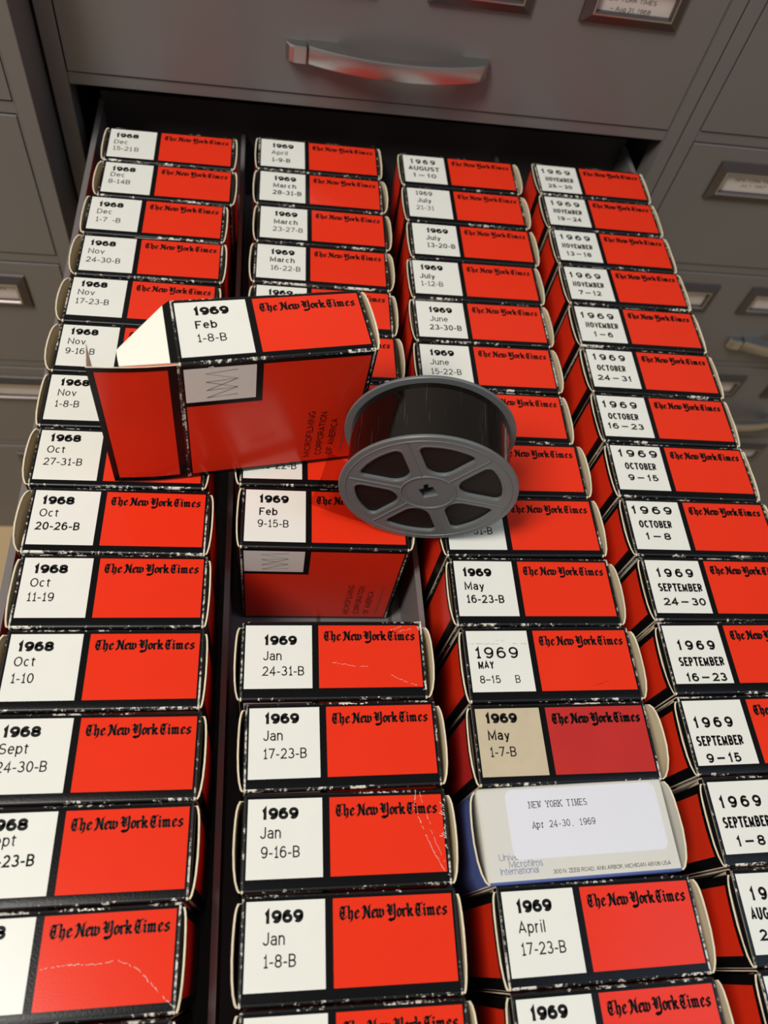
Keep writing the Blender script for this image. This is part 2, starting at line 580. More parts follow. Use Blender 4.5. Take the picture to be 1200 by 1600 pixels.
def sleeve(mb, red='red', white='white', black='black', umi=False):
    n = len(PROF)
    rows = [[(x, y, z) for x in XL] for (y, z, _) in PROF]

    def mf(i, j):
        (y0, z0, _), (y1, z1, _) = PROF[i], PROF[(i + 1) % n]
        ym, zm = (y0 + y1) / 2, (z0 + z1) / 2
        endc = j in (0, len(XL) - 2)
        if umi:
            if zm > -0.2 and ym > YF + 1.5:
                return 'ivory'
            if ym < YF + 1.5 and zm > -HH + 1.5:
                return 'blue'
            return 'ivory'
        if zm > -1e-6:                                   # top
            if endc:
                return 'fold'
            if -PD < ym < 0:
                return {1: black, 2: white, 3: black, 4: red, 5: black}[j]
            return black
        if zm > -RR - 0.01 and (ym < YF + RR or ym > YB - RR):
            return 'cut' if endc and ym < YF + RR else 'edge'
        if endc:
            return 'fold' if zm > -HH + RR else black
        if abs(ym - YF) < 1e-6:                          # front
            if -29.2 < zm < -3.9:
                return {1: black, 2: white, 3: black, 4: red, 5: black}[j]
            if -32.5 < zm < -29.2:
                return red if j == 4 else black
            if -94.3 < zm < -32.5:
                return red if j in (2, 3, 4) else black
            return black
        if abs(ym - YB) < 1e-6 and -94.3 < zm < -3.9:    # rear
            return red if 1 < j < 5 else black
        return black
    mb.grid(rows, mf, closed=True)
    # inside of the card and its cut ends
    t = 0.55
    cy, cz = (YB + YF) / 2, -HH / 2
    inn = [(cy + (y - cy) * (1 - t / (YB - cy)), cz + (z - cz) * (1 - t / (-cz))) for (y, z, _) in PROF]
    mb.grid([[(X1, y, z), (X0, y, z)] for (y, z) in inn], lambda i, j: 'cream', closed=True)
    for xe, sgn in ((X0, 1), (X1, -1)):
        rows = [[(xe, y, z), (xe, yi, zi)][::sgn] for (y, z, _), (yi, zi) in zip(PROF, inn)]
        mb.grid(rows, lambda i, j: 'cut', closed=True)


def scratch(mb, pts, w, T, m='chip'):
    """a thin ragged scuff line"""
    P = []
    for a, b in zip(pts, pts[1:]):
        n = max(2, int(math.hypot(b[0] - a[0], b[1] - a[1]) / 0.9))
        for i in range(n):
            k = i / n
            P.append((a[0] + (b[0] - a[0]) * k + random.uniform(-.28, .28), a[1] + (b[1] - a[1]) * k + random.uniform(-.28, .28)))
    P.append(pts[-1])
    for i, (a, b) in enumerate(zip(P, P[1:])):
        if random.random() < 0.28:
            continue
        ribbon(mb, [a, b], w * random.uniform(.3, 1.0), lambda p: (T(p)[0], T(p)[1], T(p)[2]), m, (1, 1))


def end_flap(name, side, amp, lift, parent, outer='red', border='black', inner='cream', share=None):
    """end flap hinged on the front upright edge, bowed outwards, its tuck tab turned in at the rear"""
    if share is not None:
        return link_mesh(name, share, parent)
    mb = MB()
    prof = [(0.0, YF + .3, 0), (.30, YF + 1.6, 0), (.62, YF + 5, 0), (.86, YF + 10, 0), (1.0, YF + 17, 0), (1.0, YF + 24, 0), (.92, YF + 30, 0),
            (.80, YF + 34, 0), (.62, YF + 36.5, 0), (.34, YF + 38.2, 0), (-.2, YF + 38.1, 0), (-1.6, YF + 37.6, 0)]
    zs = [-0.4, -2.9, -3.1, -20, -45, -70, -94.2, -97.6]
    xe = X0 if side < 0 else X1
    out, inn = [], []
    for z in zs:
        k = amp * (1 - 0.45 * (-z / 98.0)) + lift * max(0, 1 + z / 60.0)
        r, q = [], []
        for i, (a, y, _) in enumerate(prof):
            d = a * k if a > 0 else a * 2.2
            r.append((xe + side * (0.95 + d), y, z + (random.uniform(-.12, .28) if z > -1 else 0)))
            q.append((xe + side * (0.10 + d), y - (0.2 if i > 7 else 0) + (.2 if i < 2 else 0), z))
        out.append(r)
        inn.append(q)

    def mo(i, j):
        if 2 <= i <= 5 and 2 <= j <= 6:
            return outer
        return border
    fl = -1 if side > 0 else 1
    mb.grid([r[::fl] for r in out][::-1], (lambda i, j: mo(len(zs) - 2 - i, j if fl == 1 else len(prof) - 2 - j)))
    mb.grid([r[::-fl] for r in inn][::-1], lambda i, j: inner)
    n = len(prof)
    mb.grid([[inn[0][j], out[0][j]][::fl] for j in range(n)], lambda i, j: 'cut')
    mb.grid([[inn[-1][j], out[-1][j]][::-fl] for j in range(n)], lambda i, j: 'cut')
    mb.grid([[inn[i][-1], out[i][-1]][::fl] for i in range(len(zs))], lambda i, j: 'cut')
    return mb.build(name, parent)


def dust_flap(name, side, parent, ink='black', raw='cream', share=None):
    """flap of the top panel, folded down behind the end flap: printed near the fold, bare card below"""
    if share is not None:
        return link_mesh(name, share, parent)
    mb = MB()
    xe = X0 if side < 0 else X1
    path = [(0, -.25), (.55, -.5), (1.0, -1.4), (1.15, -3.0), (.95, -6), (.35, -16), (-.4, -24)]
    rows = []
    for d, z in path:
        k = -z / 24.0
        rows.append([(xe + side * (d * .9 - .25), YF + .9 + (YB - YF - 1.6) * t * (1 - .06 * k) + 3.0 * k * (1 if t < .5 else 0) * .3, z) for t in (0, .25, .5, .75, 1)])
    s = 1 if side < 0 else -1
    mb.grid([r[::s] for r in rows], lambda i, j: ink if i < 3 else raw)
    mb.grid([[(x - side * .3, y, z - .1) for (x, y, z) in r][::-s] for r in rows], lambda i, j: raw)
    return mb.build(name, parent)


FL = {}


def flaps(parent, amps, red='red', umi=False):
    outer, border = ('blue', 'blue') if umi else (red, 'black')
    for side, (amp, lift) in ((-1, amps[0]), (1, amps[1])):
        key = (side, amp, lift, outer, YF)
        o = end_flap('end_flap', side, amp, lift, parent, outer, border, 'ivory' if umi else 'cream', FL.get(key))
        FL[key] = o.data
        k2 = (side, umi, YF)
        d = dust_flap('dust_flap', side, parent, 'ivory' if umi else 'black', 'ivory' if umi else 'cream', FL.get(k2))
        FL[k2] = d.data


def company_marks(mb):
    """printing on the front panel: folded line mark in the white square, company name reading upwards"""
    fx, fz = lambda u: 9.9 + u * 15.0, lambda v: -6.3 - v * 20.0
    P = {'a': (1, .0), 'b': (0, .09), 'c': (1, .335), 'd': (0, .40), 'e': (0, .72), 'f': (1, .66), 'g': (0, 1.0), 'h': (1, .93)}
    for l in ('abcd', 'dfe', 'ec', 'fgh'):
        ribbon(mb, [(fx(P[c][0]), fz(P[c][1])) for c in l], .17, FRONTT, 'ink', (0, 0))
    for i, s in enumerate(('MICROFILMING', 'CORPORATION', 'OF AMERICA')):
        xx = 66.0 + i * 6.6
        text(mb, s, 0, 0, 3.7, .15, lambda p, xx=xx, zz=(-90.0, -89.2, -89.6)[i]: (xx - p[1], YF - .035, zz + p[0]), 'ink', width=(44.0, 41.5, 35.0)[i], gap=.10)
    xx = 84.0
    for k in range(44):                                    # a line too small to read
        if k % 7 == 3:
            continue
        ribbon(mb, [(-89 + k * .95, 0), (-88.45 + k * .95, 0)], .5, lambda p: (xx - p[1], YF - .035, p[0]), 'grey_ink', (0, 0))


GROUPS = {1: 'microfilm boxes in the 1968 column', 2: 'microfilm boxes in the second column', 3: 'microfilm boxes in the third column', 4: 'microfilm boxes in the fourth column'}


def amps_for(col):
    r = random.random
    if col == 1:
        a = (round(2.0 + 2.6 * (r() > .5) + .8 * round(r(), 1), 1), 0.0)
        b = (2.4, 0.0) if r() < .6 else (1.8, 0.0)
    else:
        a = (2.6, 0.0) if r() < .5 else (2.0, 0.0)
        b = ((2.6, .8) if r() < .5 else (3.0, 1.2)) if col < 4 else ((1.4, .2) if r() < .5 else (1.8, .4))
    return a, b


def nyt_box(col, pos, yaw, label, lines, kind='std', red='red', white='white', marks=False, amps=None, extra=None, rot=None, ink3='ink', make_flaps=True, dz=0.0):
    below = [y for y in ROWS.get(col, ()) if y < pos[1] - 20]
    gap = pos[1] - max(below) - YB if below else 37.2
    set_front(-37.2 if marks else -round(min(39.2, max(37.2, gap - .7)), 1))
    t = thing('microfilm_box', label, 'film box', (pos[0], pos[1], dz), rot or (0, 0, math.radians(yaw)), GROUPS.get(col))
    mb = MB()
    sleeve(mb, red, white)
    if marks:
        company_marks(mb)
    blackletter(mb, WW + GAP + 3.0, -8.4, 47.5, TOPT, 'ink', fat=1.3 if red == 'red_old' or col == 4 else 1.14)
    for k, ln in enumerate(lines):
        s = ln[0]
        if kind == 'std':
            big = s.startswith('19') and len(s) == 4
            if big and ink3 != 'light':
                text(mb, s, ln[1], ln[2], 5.1, .285, TOPT, 'ink', width=16.9, gap=.03)
            else:
                heavy = (hash_(s) % 3 == 0)
                text(mb, s, ln[1], ln[2], 4.9, .165 if heavy else .125, TOPT, 'ink', sx=1.03 if s[0].isalpha() else .97, gap=.13, space=.22, foot=True)
        elif kind == 'fut':
            h, st = ((5.6, .22), (5.2, .205), (4.7, .21))[k]
            text(mb, s, ln[1], ln[2], h, st, TOPT, 'ink', width=ln[3], gap=(.30, .10, .12)[k], space=.2)
        elif kind == 'stamp':
            h, st = ((6.3, .16), (4.3, .19), (4.2, .14))[k]
            text(mb, s, ln[1], ln[2], h, st, TOPT, 'ink', width=ln[3], gap=(.22, .08, .1)[k], foot=(k == 0))
    if extra:
        extra(mb)
    mb.build('sleeve', t)
    if make_flaps:
        flaps(t, amps or amps_for(col), red)
    return t


def hash_(s):
    return sum(ord(c) * (i + 3) for i, c in enumerate(s))


# ------------------------------------------------------------------ setting
fl = MB()
fl.box(-3000, 3000, -3000, 1200, -640, -590, 'floor')
o = fl.build('floor', None, smooth=False)
o['kind'] = 'structure'
wl = MB()
wl.box(-3000, 3000, 1190, 1260, -590, 1700, 'wall')
o = wl.build('wall_back', None, smooth=False)
o['kind'] = 'structure'

# ------------------------------------------------------------------ filing cabinets
RAILS = [162.0, 25.0, -112.0, -249.0, -386.0, -523.0]       # top of every rail, drawers hang between them
FH = 9.5                                                       # rail height


def holder_mesh(parent, x0, x1, z0, z1, y, lines, glass=False, flip=False):
    """bevelled metal label frame standing proud of the drawer front, chrome lip, card inside"""
    w = 9.5
    mb = MB()
    ring = lambda dx, yy: [(x0 + dx, yy, z0 + dx), (x1 - dx, yy, z0 + dx), (x1 - dx, yy, z1 - dx), (x0 + dx, yy, z1 - dx)]
    rs = [ring(0, y), ring(.6, y - 2.2), ring(w - 2.2, y - 5.4), ring(w - 1.0, y - 5.6), ring(w, y - 4.2), ring(w, y - .6)]
    rows = [r + [r[0]] for r in rs]
    mb.grid(rows, lambda i, j: 'chrome' if i == 2 else 'bronze')
    mb.build('label_holder', parent, smooth=False)
    cb = MB()
    cx0, cx1, cz0, cz1 = x0 + w - .2, x1 - w + .2, z0 + w - .2, z1 - w + .2
    cb.box(cx0, cx1, y - 1.4, y - .9, cz0, cz1, 'card' if not glass else 'galv')
    TT = lambda p: (p[0], y - 1.44, p[1])
    for s, hh, wd, xo, dz in lines:
        text(cb, s, cx0 + xo, cz1 - dz, hh, .13, TT, 'ink', width=wd)
    cb.build('label_card', parent, smooth=False)


def handle_mesh(parent, xl, z, y):
    """curved chrome pull with a separate thumb latch at its left end"""
    mb = MB()
    xa, xb = xl + 17, xl + 154
    n = 60
    hgt = 13.5
    prof_o, prof_i = [], []
    for i in range(n + 1):
        s = i / n
        x = xa + (xb - xa) * s
        e = abs(2 * s - 1)
        dep = 7.5 + 11.5 * (1 - e ** 2.2)
        if s > .94:
            dep *= math.sqrt(max(0.0, 1 - ((s - .94) / .062) ** 2))
        inner = 13.5 * math.sqrt(max(0.0, 1 - (e / .70) ** 2))
        prof_o.append((x, y - dep))
        prof_i.append((x, y - inner))
    rows = []
    for (xo, yo), (xi, yi) in zip(prof_o, prof_i):
        rows.append([(xi, yi, z - hgt / 2), (xo, yo, z - hgt / 2 - .5), (xo, yo - .8, z - hgt / 2 + .8), (xo, yo - .8, z + hgt / 2 - 2.5), (xo, yo, z + hgt / 2 - .6), (xi, yi, z + hgt / 2), (xi, yi, z - hgt / 2)])
    mb.grid(rows, lambda i, j: 'chrome')
    mb.face(rows[0][:-1], 'chrome')
    mb.face(rows[-1][:-1][::-1], 'chrome')
    mb.build('handle', parent)
    lb = MB()
    pts = [(xl, y), (xl, y - 4), (xl + 2.5, y - 7.5), (xl + 6, y - 8.8), (xl + 15.5, y - 9.4), (xl + 15.5, y)]
    rows = [[(px, py, zz) for (px, py) in pts] for zz in (z - hgt / 2, z + hgt / 2 - 1)]
    lb.grid(rows, lambda i, j: 'chrome')
    lb.face([(px, py, z + hgt / 2 - 1) for (px, py) in pts], 'chrome')
    lb.face([(px, py, z - hgt / 2) for (px, py) in pts[::-1]], 'chrome')
    lb.build('latch', parent, smooth=False, bevel=1.0)


def cabinet(label, loc, yaw, cards, open_row=None):
    """local x=0 left outer side, y=0 front face; 510 wide"""
    W, D = 508.0, 700.0
    t = thing('filing_cabinet', label, 'cabinet', loc, (0, 0, math.radians(yaw)))
    mb = MB()
    zt, zb = RAILS[0] + 12, -590
    s = 13.0
    for x0, x1 in ((0, s), (W - s, W)):
        mb.box(x0, x1, 0, 20, zb, zt, 'enamel')
    mb.box(0, 1.2, 20, D, zb, zt, 'enamel')
    mb.box(W - 1.2, W, 20, D, zb, zt, 'enamel')
    mb.box(1.2, W - 1.2, D - 1.2, D, zb, zt, 'enamel_dark')
    mb.box(s, W - s, 0, D - 1.2, zt - 2, zt, 'enamel')
    for r in RAILS:
        mb.box(s, W - s, .6, 22, r - FH, r, 'enamel')
    mb.box(s, W - s, 1.5, 20, zb, RAILS[-1] - FH, 'enamel')
    mb.build('carcass', t, bevel=.9, smooth=False)
    for k in range(len(RAILS) - 1):
        if k == open_row:
            continue
        z1, z0 = RAILS[k] - FH - 1.0, RAILS[k + 1] + 1.0
        d = MB()
        d.box(s + 1.0, W - s - 1.0, -.6, 26, z0, z1, 'enamel')
        d.box(s + 8, W - s - 8, 26, 640, z0 + 8, z0 + 9, 'enamel_dark')
        dr = d.build('drawer', t, bevel=2.0, smooth=False)
        for h, x in enumerate((47.5, 160, 273, 386)):
            lines = cards.get((k, h), [])
            holder_mesh(dr, x, x + 76, z1 - 50, z1 - 13, -.6, lines, glass=(k, h, 'g') in cards)
        handle_mesh(dr, 174, z0 + 34.5, -.6)
    return t


NY = 'NEW YORK TIMES'
CY = 430.0
cards_mid = {(0, 3): [(NY, 3.1, 39, 5, 11.5), ('– Aug 31, 1968', 3.1, 31, 11, 17.9)], (0, 2, 'g'): 1}
cards_right = {(1, 0): [(NY, 3.0, 41, 12, 8.2), ('Jul 1, 1957 –', 2.8, 30, 20, 13.2)]}
mid = cabinet('grey steel filing cabinet behind, with the film drawer pulled open', (-104.5, CY - 2.2, 0), 0.55, cards_mid, open_row=1)
cabinet('grey steel filing cabinet on the right, all its drawers shut', (404.6, CY + 2.7, 2.0), 0.55, cards_right)
cabinet('grey steel filing cabinet on the left, standing further forward', (-106.9 - 508.0, 383 - 4.9, 1.0), 0.55, {(2, 3): [(NY, 3.0, 40, 8, 8.2)]})

# the pulled-out drawer: a part of the middle cabinet
dw = MB()
Lx, Rx, By, Fy = -72.0, 385.0, 470.0, -232.0
dw.box(Lx, Rx, Fy, By, -99.6, -98.6, 'galv')
dw.box(Lx, Rx, By - 1, By, -98.6, -10, 'enamel_dark')
for i in range(9):                                            # slots punched in the drawer bottom
    for x in (38, 99, 147, 212, 325):
        dw.box(x - 1.2, x + 1.2, -150 + i * 62, -120 + i * 62, -98.6, -98.5, 'enamel_dark')
drw = dw.build('open_drawer', None, smooth=False)
piv = Vector((150, 50, 0))
drw.matrix_world = Matrix.Translation(piv * MM) @ Matrix.Rotation(math.radians(.83), 4, 'Z') @ Matrix.Translation(-piv * MM)
for x in (Lx, Rx):
    sw = MB()
    sw.box(x - .7, x + .7, Fy + 12, By, -98.6, -20, 'galv')
    sw.box(x - 2.0, x + 2.0, Fy + 12, By, -20, -17.5, 'galv')
    sw.build('side_wall', drw, smooth=False)
for x in (42.0, 155.0, 268.7):
    dv = MB()
    dv.box(x - .6, x + .6, Fy + 12, By - 2, -98.6, -39.5, 'galv')
    dv.box(x - 1.6, x + 1.6, Fy + 12, By - 2, -39.5, -37.0, 'galv')
    dv.build('divider', drw, smooth=False)
fr = MB()
fr.box(-90, 391, Fy - 8, Fy + 12, -111, 14, 'enamel')
fr.build('drawer_front', drw, bevel=2.0)
bpy.context.view_layer.update()
drw.parent = mid
drw.matrix_parent_inverse = mid.matrix_world.inverted()

# ------------------------------------------------------------------ the boxes
R_ = 'red, black and white microfilm box '


def ex_jan9(mb):
    scratch(mb, [(78, 1.5), (77, -6), (80, -14), (84, -24), (89, -33), (91, -35)], .16, TOPT)
    scratch(mb, [(80, 1.0), (82, -8), (84, -13)], .12, TOPT)
    scratch(mb, [(84, -16), (87, -24), (90, -31)], .10, TOPT)
    for k in range(22):
        y = -3 - random.random() * 20
        scratch(mb, [(90.6 - random.random() ** 2 * 2.4, y), (91.0, y - 1.2)], .13, TOPT, 'liner')


def ex_jan24(mb):
    scratch(mb, [(44, -20), (55, -22), (63, -22.5)], .10, TOPT)
    scratch(mb, [(74, -27), (82, -31), (88, -32.5)], .12, TOPT)
    scratch(mb, [(74, -3), (81, -.5)], .12, TOPT)
    scratch(mb, [(80, -3.2), (86, -2)], .10, TOPT)
    for k in range(14):
        scratch(mb, [(89.5 + random.random() * 1.4, 2 - k * .35), (91.5, 2 - k * .35)], .16, TOPT, 'liner')
        scratch(mb, [(90 + random.random(), -30 - k * .4), (91.5, -30 - k * .4)], .18, TOPT, 'liner')


def ex_jan17(mb):
    for k in range(7):
        scratch(mb, [(44 + k * 1.6, 1.4 + .3 * math.sin(k)), (46 + k * 1.6, 1.2)], .32, TOPT, 'liner')


def ex_sept8(mb):
    scratch(mb, [(38, -19), (48, -18), (60, -18.5), (68, -17.5), (76, -21), (84, -29), (91, -35)], .17, TOPT)
    for k in range(10):
        scratch(mb, [(50 + k, 1.6), (51 + k, 1.4)], .3, TOPT, 'liner')


def ex_may8(mb):
    scratch(mb, [(.6, -7.2), (17, -7.4)], .10, TOPT, 'grey_ink')
    scratch(mb, [(25, -7.2), (33.4, -7.4)], .12, TOPT, 'grey_ink')
    scratch(mb, [(15, -5.4), (20, -5.5)], .08, TOPT, 'grey_ink')
    scratch(mb, [(67, -31), (75, -28)], .10, TOPT, 'ink')
    text(mb, 'B', 23.6, -28.8, 4.2, .12, TOPT, 'ink')


def ex_cap(mb):
    pass


S = [
    (1, 'Dec 15-21', 1968, (-60.0, 401.5), .45, [('1968', 4.0, -9.7), ('Dec', 3.7, -17.6), ('15-21 B', 3.6, -25.4)]),
    (1, 'Dec 8-14', 1968, (-58.8, 361.3), 0, [('1968', 4.7, -9.3), ('Dec', 4.7, -15.8), ('8-14B', 4.0, -23.5)]),
    (1, 'Dec 1-7', 1968, (-63.2, 321.4), -.2, [('1968', 5.1, -9.6), ('Dec', 5.1, -17.1), ('1-7   -B', 5.1, -25.5)]),
    (1, 'Nov 24-30', 1968, (-62.5, 280.7), .11, [('1968', 3.9, -9.1), ('Nov', 3.9, -16.9), ('24-30-B', 3.5, -25.2)]),
    (1, 'Nov 17-23', 1968, (-64.0, 240.3), -.4, [('1968', 4.8, -8.0), ('Nov', 4.3, -15.3), ('17-23-B', 3.9, -23.3)]),
    (1, 'Nov 9-16', 1968, (-64.1, 198.2), -.15, [('1968', 4.6, -7.9), ('Nov', 4.5, -15.8), ('9-16-B', 4.0, -23.7)]),
    (1, 'Nov 1-8', 1968, (-64.8, 157.4), .3, [('1968', 5.4, -8.1), ('Nov', 5.4, -15.7), ('1-8-B', 4.8, -24.1)]),
    (1, 'Oct 27-31', 1968, (-63.6, 116.3), .06, [('1968', 5.0, -7.7), ('Oct', 4.7, -15.5), ('27-31-B', 4.1, -23.8)]),
    (1, 'Oct 20-26', 1968, (-60.1, 75.9), -.18, [('1968', 3.9, -8.8), ('Oct', 4.0, -16.5), ('20-26-B', 3.2, -24.6)]),
    (1, 'Oct 11-19', 1968, (-58.6, 34.6), .21, [('1968', 5.0, -8.9), ('Oct', 4.7, -16.5), ('11-19', 4.4, -24.5)]),
    (1, 'Oct 1-10', 1968, (-57.8, -7.4), .17, [('1968', 3.8, -8.9), ('Oct', 3.6, -16.4), ('1-10', 3.6, -24.7)]),
    (1, 'Sept 24-30', 1968, (-56.5, -49.0), -.14, [('1968', 3.3, -8.5), ('Sept', 3.3, -16.0), ('24-30-B', 3.5, -24.1)]),
    (1, 'Sept -23', 1968, (-57.1, -90.3), .17, [('1968', 5.1, -7.4), ('Sept', 5.4, -13.5), ('16-23-B', 5.5, -21.7)]),
    (2, 'April 1-9', 1969, (52.7, 406.7), .19, [('1969', 8.2, -9.7), ('April', 8.0, -18.2), ('1-9-B', 8.4, -27.3)]),
    (2, 'March 28-31', 1969, (53.1, 366.6), -.3, [('1969', 9.9, -9.5), ('March', 9.8, -17.6), ('28-31-B', 9.5, -25.7)]),
    (2, 'March 23-27', 1969, (54.3, 326.0), -.29, [('1969', 9.7, -9.4), ('March', 9.7, -17.8), ('23-27-B', 9.1, -25.8)]),
    (2, 'March 16-22', 1969, (53.0, 285.2), -.5, [('1969', 9.1, -9.4), ('March', 9.0, -17.0), ('16-22-B', 9.6, -25.2)]),
    (2, 'Feb 9-15', 1969, (52.1, 79.9), -.47, [('1969', 7.2, -8.5), ('Feb', 7.8, -16.6), ('9-15-B', 7.1, -24.3)]),
    (2, 'Jan 24-31', 1969, (54.8, -2.8), .02, [('1969', 9.1, -10.7), ('Jan', 9.0, -18.8), ('24-31-B', 8.9, -26.8)]),
    (2, 'Jan 17-23', 1969, (58.0, -45.9), .38, [('1969', 7.0, -7.8), ('Jan', 6.7, -15.8), ('17-23-B', 6.9, -24.3)]),
    (2, 'Jan 9-16', 1969, (58.8, -88.0), -.24, [('1969', 6.0, -8.9), ('Jan', 5.7, -16.9), ('9-16-B', 6.3, -25.0)]),
    (2, 'Jan 1-8', 1969, (59.4, -129.9), -.45, [('1969', 7.5, -8.6), ('Jan', 7.3, -16.7), ('1-8-B', 7.8, -24.9)]),
    (3, 'July 21-31', 1969, (165.6, 362.1), .1, [('1969', 6.4, -7.8), ('July', 7.0, -16.3), ('21-31', 5.8, -24.9)]),
    (3, 'July 13-20', 1969, (166.4, 320.8), -.03, [('1969', 10.3, -9.4), ('July', 9.4, -17.4), ('13-20-B', 9.7, -25.4)]),
    (3, 'July 1-12', 1969, (163.5, 280.1), .34, [('1969', 5.1, -9.2), ('July', 4.1, -18.0), ('1-12-B', 4.5, -25.6)]),
    (3, 'June 23-30', 1969, (162.6, 239.1), .5, [('1969', 8.4, -10.4), ('June', 8.6, -18.7), ('23-30-B', 7.9, -26.6)]),
    (3, 'June 15-22', 1969, (162.1, 198.7), .27, [('1969', 6.1, -9.6), ('June', 5.9, -17.6), ('15-22-B', 5.8, -25.7)]),
    (3, 'May 16-23', 1969, (168.1, 36.0), .08, [('1969', 4.3, -9.6), ('May', 4.8, -17.8), ('16-23-B', 5.0, -25.7)]),
    (3, 'May 1-7', 1969, (170.3, -48.0), .3, [('1969', 4.6, -7.5), ('May', 5.2, -15.8), ('1-7-B', 5.1, -24.0)]),
    (3, 'April 17-23', 1969, (172.4, -131.3), .5, [('1969', 5.9, -8.9), ('April', 5.8, -16.9), ('17-23-B', 5.8, -25.3)]),
]
EXTRA = {'Jan 9-16': ex_jan9, 'Jan 24-31': ex_jan24, 'Jan 17-23': ex_jan17}
AMPS = {'April 1-9': ((2.0, 0.0), (1.6, .4)), 'Oct 20-26': ((4.8, .4), (2.2, 0.0)), 'Nov 24-30': ((4.8, .4), (2.2, 0.0)), 'Oct 27-31': ((4.0, .2), (2.2, 0.0)), 'Dec 8-14': ((4.0, .2), (2.2, 0.0)),
        'Oct 11-19': ((2.2, 0.0), (1.6, 0.0)), 'Oct 1-10': ((4.0, .2), (1.6, 0.0)), 'Jan 9-16': ((2.6, .8), (2.6, .8)),
        'May 1-7': ((2.6, 0.0), (3.6, 3.0)), 'May 16-23': ((2.6, 0.0), (3.0, 1.4)), 'Jan 1-8': ((2.6, .2), (2.0, 0.0))}
F = [
    (3, 'August 1-10', (165.1, 403.2), .45, [('1969', 5.5, -10.0, 20.6), ('AUGUST', 3.5, -18.4, 25.2), ('1 — 10', 6.4, -26.7, 19.1)]),
    (4, 'November 25-30', (278.2, 406.7), -.02, [('1969', 2.7, -10.4, 25.3), ('NOVEMBER', 5.1, -20.0, 24.0), ('25 — 30', 6.0, -28.4, 20.4)]),
    (4, 'November 19-24', (278.2, 366.1), -.3, [('1969', 3.7, -10.0, 24.7), ('NOVEMBER', 4.8, -19.2, 23.9), ('19 — 24', 6.7, -27.8, 19.9)]),
    (4, 'November 13-18', (279.2, 326.0), -.4, [('1969', 3.3, -9.9, 24.8), ('NOVEMBER', 3.6, -19.5, 24.7), ('13 — 18', 5.6, -28.0, 20.0)]),
    (4, 'November 7-12', (279.6, 285.0), .08, [('1969', 2.5, -11.0, 24.9), ('NOVEMBER', 3.8, -20.2, 24.3), ('7 — 12', 6.7, -28.7, 17.4)]),
    (4, 'November 1-6', (279.8, 243.9), -.27, [('1969', 2.9, -11.0, 25.5), ('NOVEMBER', 5.4, -20.0, 24.6), ('1 — 6', 9.6, -28.6, 14.5)]),
    (4, 'October 24-31', (280.3, 202.7), -.5, [('1969', 3.4, -9.4, 24.1), ('OCTOBER', 5.0, -18.9, 20.8), ('24 — 31', 3.8, -27.5, 24.5)]),
    (4, 'October 16-23', (279.3, 161.5), -.5, [('1969', 2.5, -9.9, 24.7), ('OCTOBER', 4.9, -19.5, 21.3), ('16 — 23', 2.9, -27.3, 25.1)]),
    (4, 'October 9-15', (279.9, 120.7), -.5, [('1969', 4.1, -8.6, 26.8), ('OCTOBER', 6.9, -18.2, 21.0), ('9 — 15', 7.3, -26.6, 20.0)]),
    (4, 'October 1-8', (281.1, 78.9), -.42, [('1969', 2.0, -9.1, 26.5), ('OCTOBER', 4.9, -18.7, 21.1), ('1 — 8', 7.1, -26.8, 16.2)]),
    (4, 'September 24-30', (283.2, 38.2), -.31, [('1969', 5.3, -10.9, 23.2), ('SEPTEMBER', 4.4, -20.0, 27.2), ('24 — 30', 5.5, -28.7, 25.8)]),
    (4, 'September 16-23', (283.2, -2.9), .2, [('1969', 6.1, -14.4, 22.7), ('SEPTEMBER', 4.8, -23.6, 26.7), ('16 — 23', 6.6, -32.2, 23.8)]),
    (4, 'September 9-15', (283.5, -45.6), .6, [('1969', 3.4, -14.4, 22.4), ('SEPTEMBER', 2.5, -23.7, 26.2), ('9 — 15', 5.5, -32.2, 19.1)]),
    (4, 'September 1-8', (285.8, -87.1), .6, [('1969', 3.6, -12.5, 22.9), ('SEPTEMBER', 2.8, -21.8, 25.4), ('1 — 8', 7.1, -30.2, 15.3)]),
    (4, 'August 2', (287.9, -129.0), -.2, [('1969', 4.8, -11.5, 20.8), ('AUGUST', 2.6, -19.6, 18.1), ('21 — 31', 4.4, -28.0, 23.0)]),
]
ROWS = {1: [-131.4, -172.4], 2: [244.3, 201.2, 160.8, 120.9, 38.5, -171.6], 3: [-6.0, 158.2, 117.2, 76.6, -88.9, -172.4], 4: [-170.6]}
for r in S:
    ROWS[r[0]].append(r[3][1])
for r in F:
    ROWS[r[0]].append(r[2][1])
for col, d, yr, pos, yaw, lines in S:
    kw = {}
    lab = R_ + 'dated %d %s' % (yr, d)
    if d == 'May 1-7':
        kw = dict(red='red_old', white='tan')
        lab = 'dull red microfilm box with a yellowed label, dated 1969 May 1-7'
    if d == 'Feb 9-15':
        kw = dict(marks=True)
        lab = R_ + 'dated 1969 Feb 9-15 with its front face exposed'
    if d == 'Sept -23':
        lab = R_ + 'ending 23-B, second from the bottom of the 1968 column'
    if d == 'July 21-31':
        kw = dict(ink3='light')
    nyt_box(col, pos, yaw, lab, lines, extra=EXTRA.get(d), amps=AMPS.get(d), **kw)

for col, d, pos, yaw, lines in F:
    lab = R_ + 'stamped 1969 %s in spaced capitals' % d
    if d == 'August 2':
        lab = R_ + 'stamped August, just behind the corner box at lower right'
    nyt_box(col, pos, yaw, lab, lines, kind='fut')
nyt_box(3, (170.4, -6.0), .27, R_ + 'with grey rubber-stamped 1969 MAY 8-15', [('1969', 3.6, -15.4, 23.6), ('MAY', 4.6, -21.0, 8.6), ('8–15', 4.5, -28.8, 11.1)], kind='stamp', extra=ex_may8)
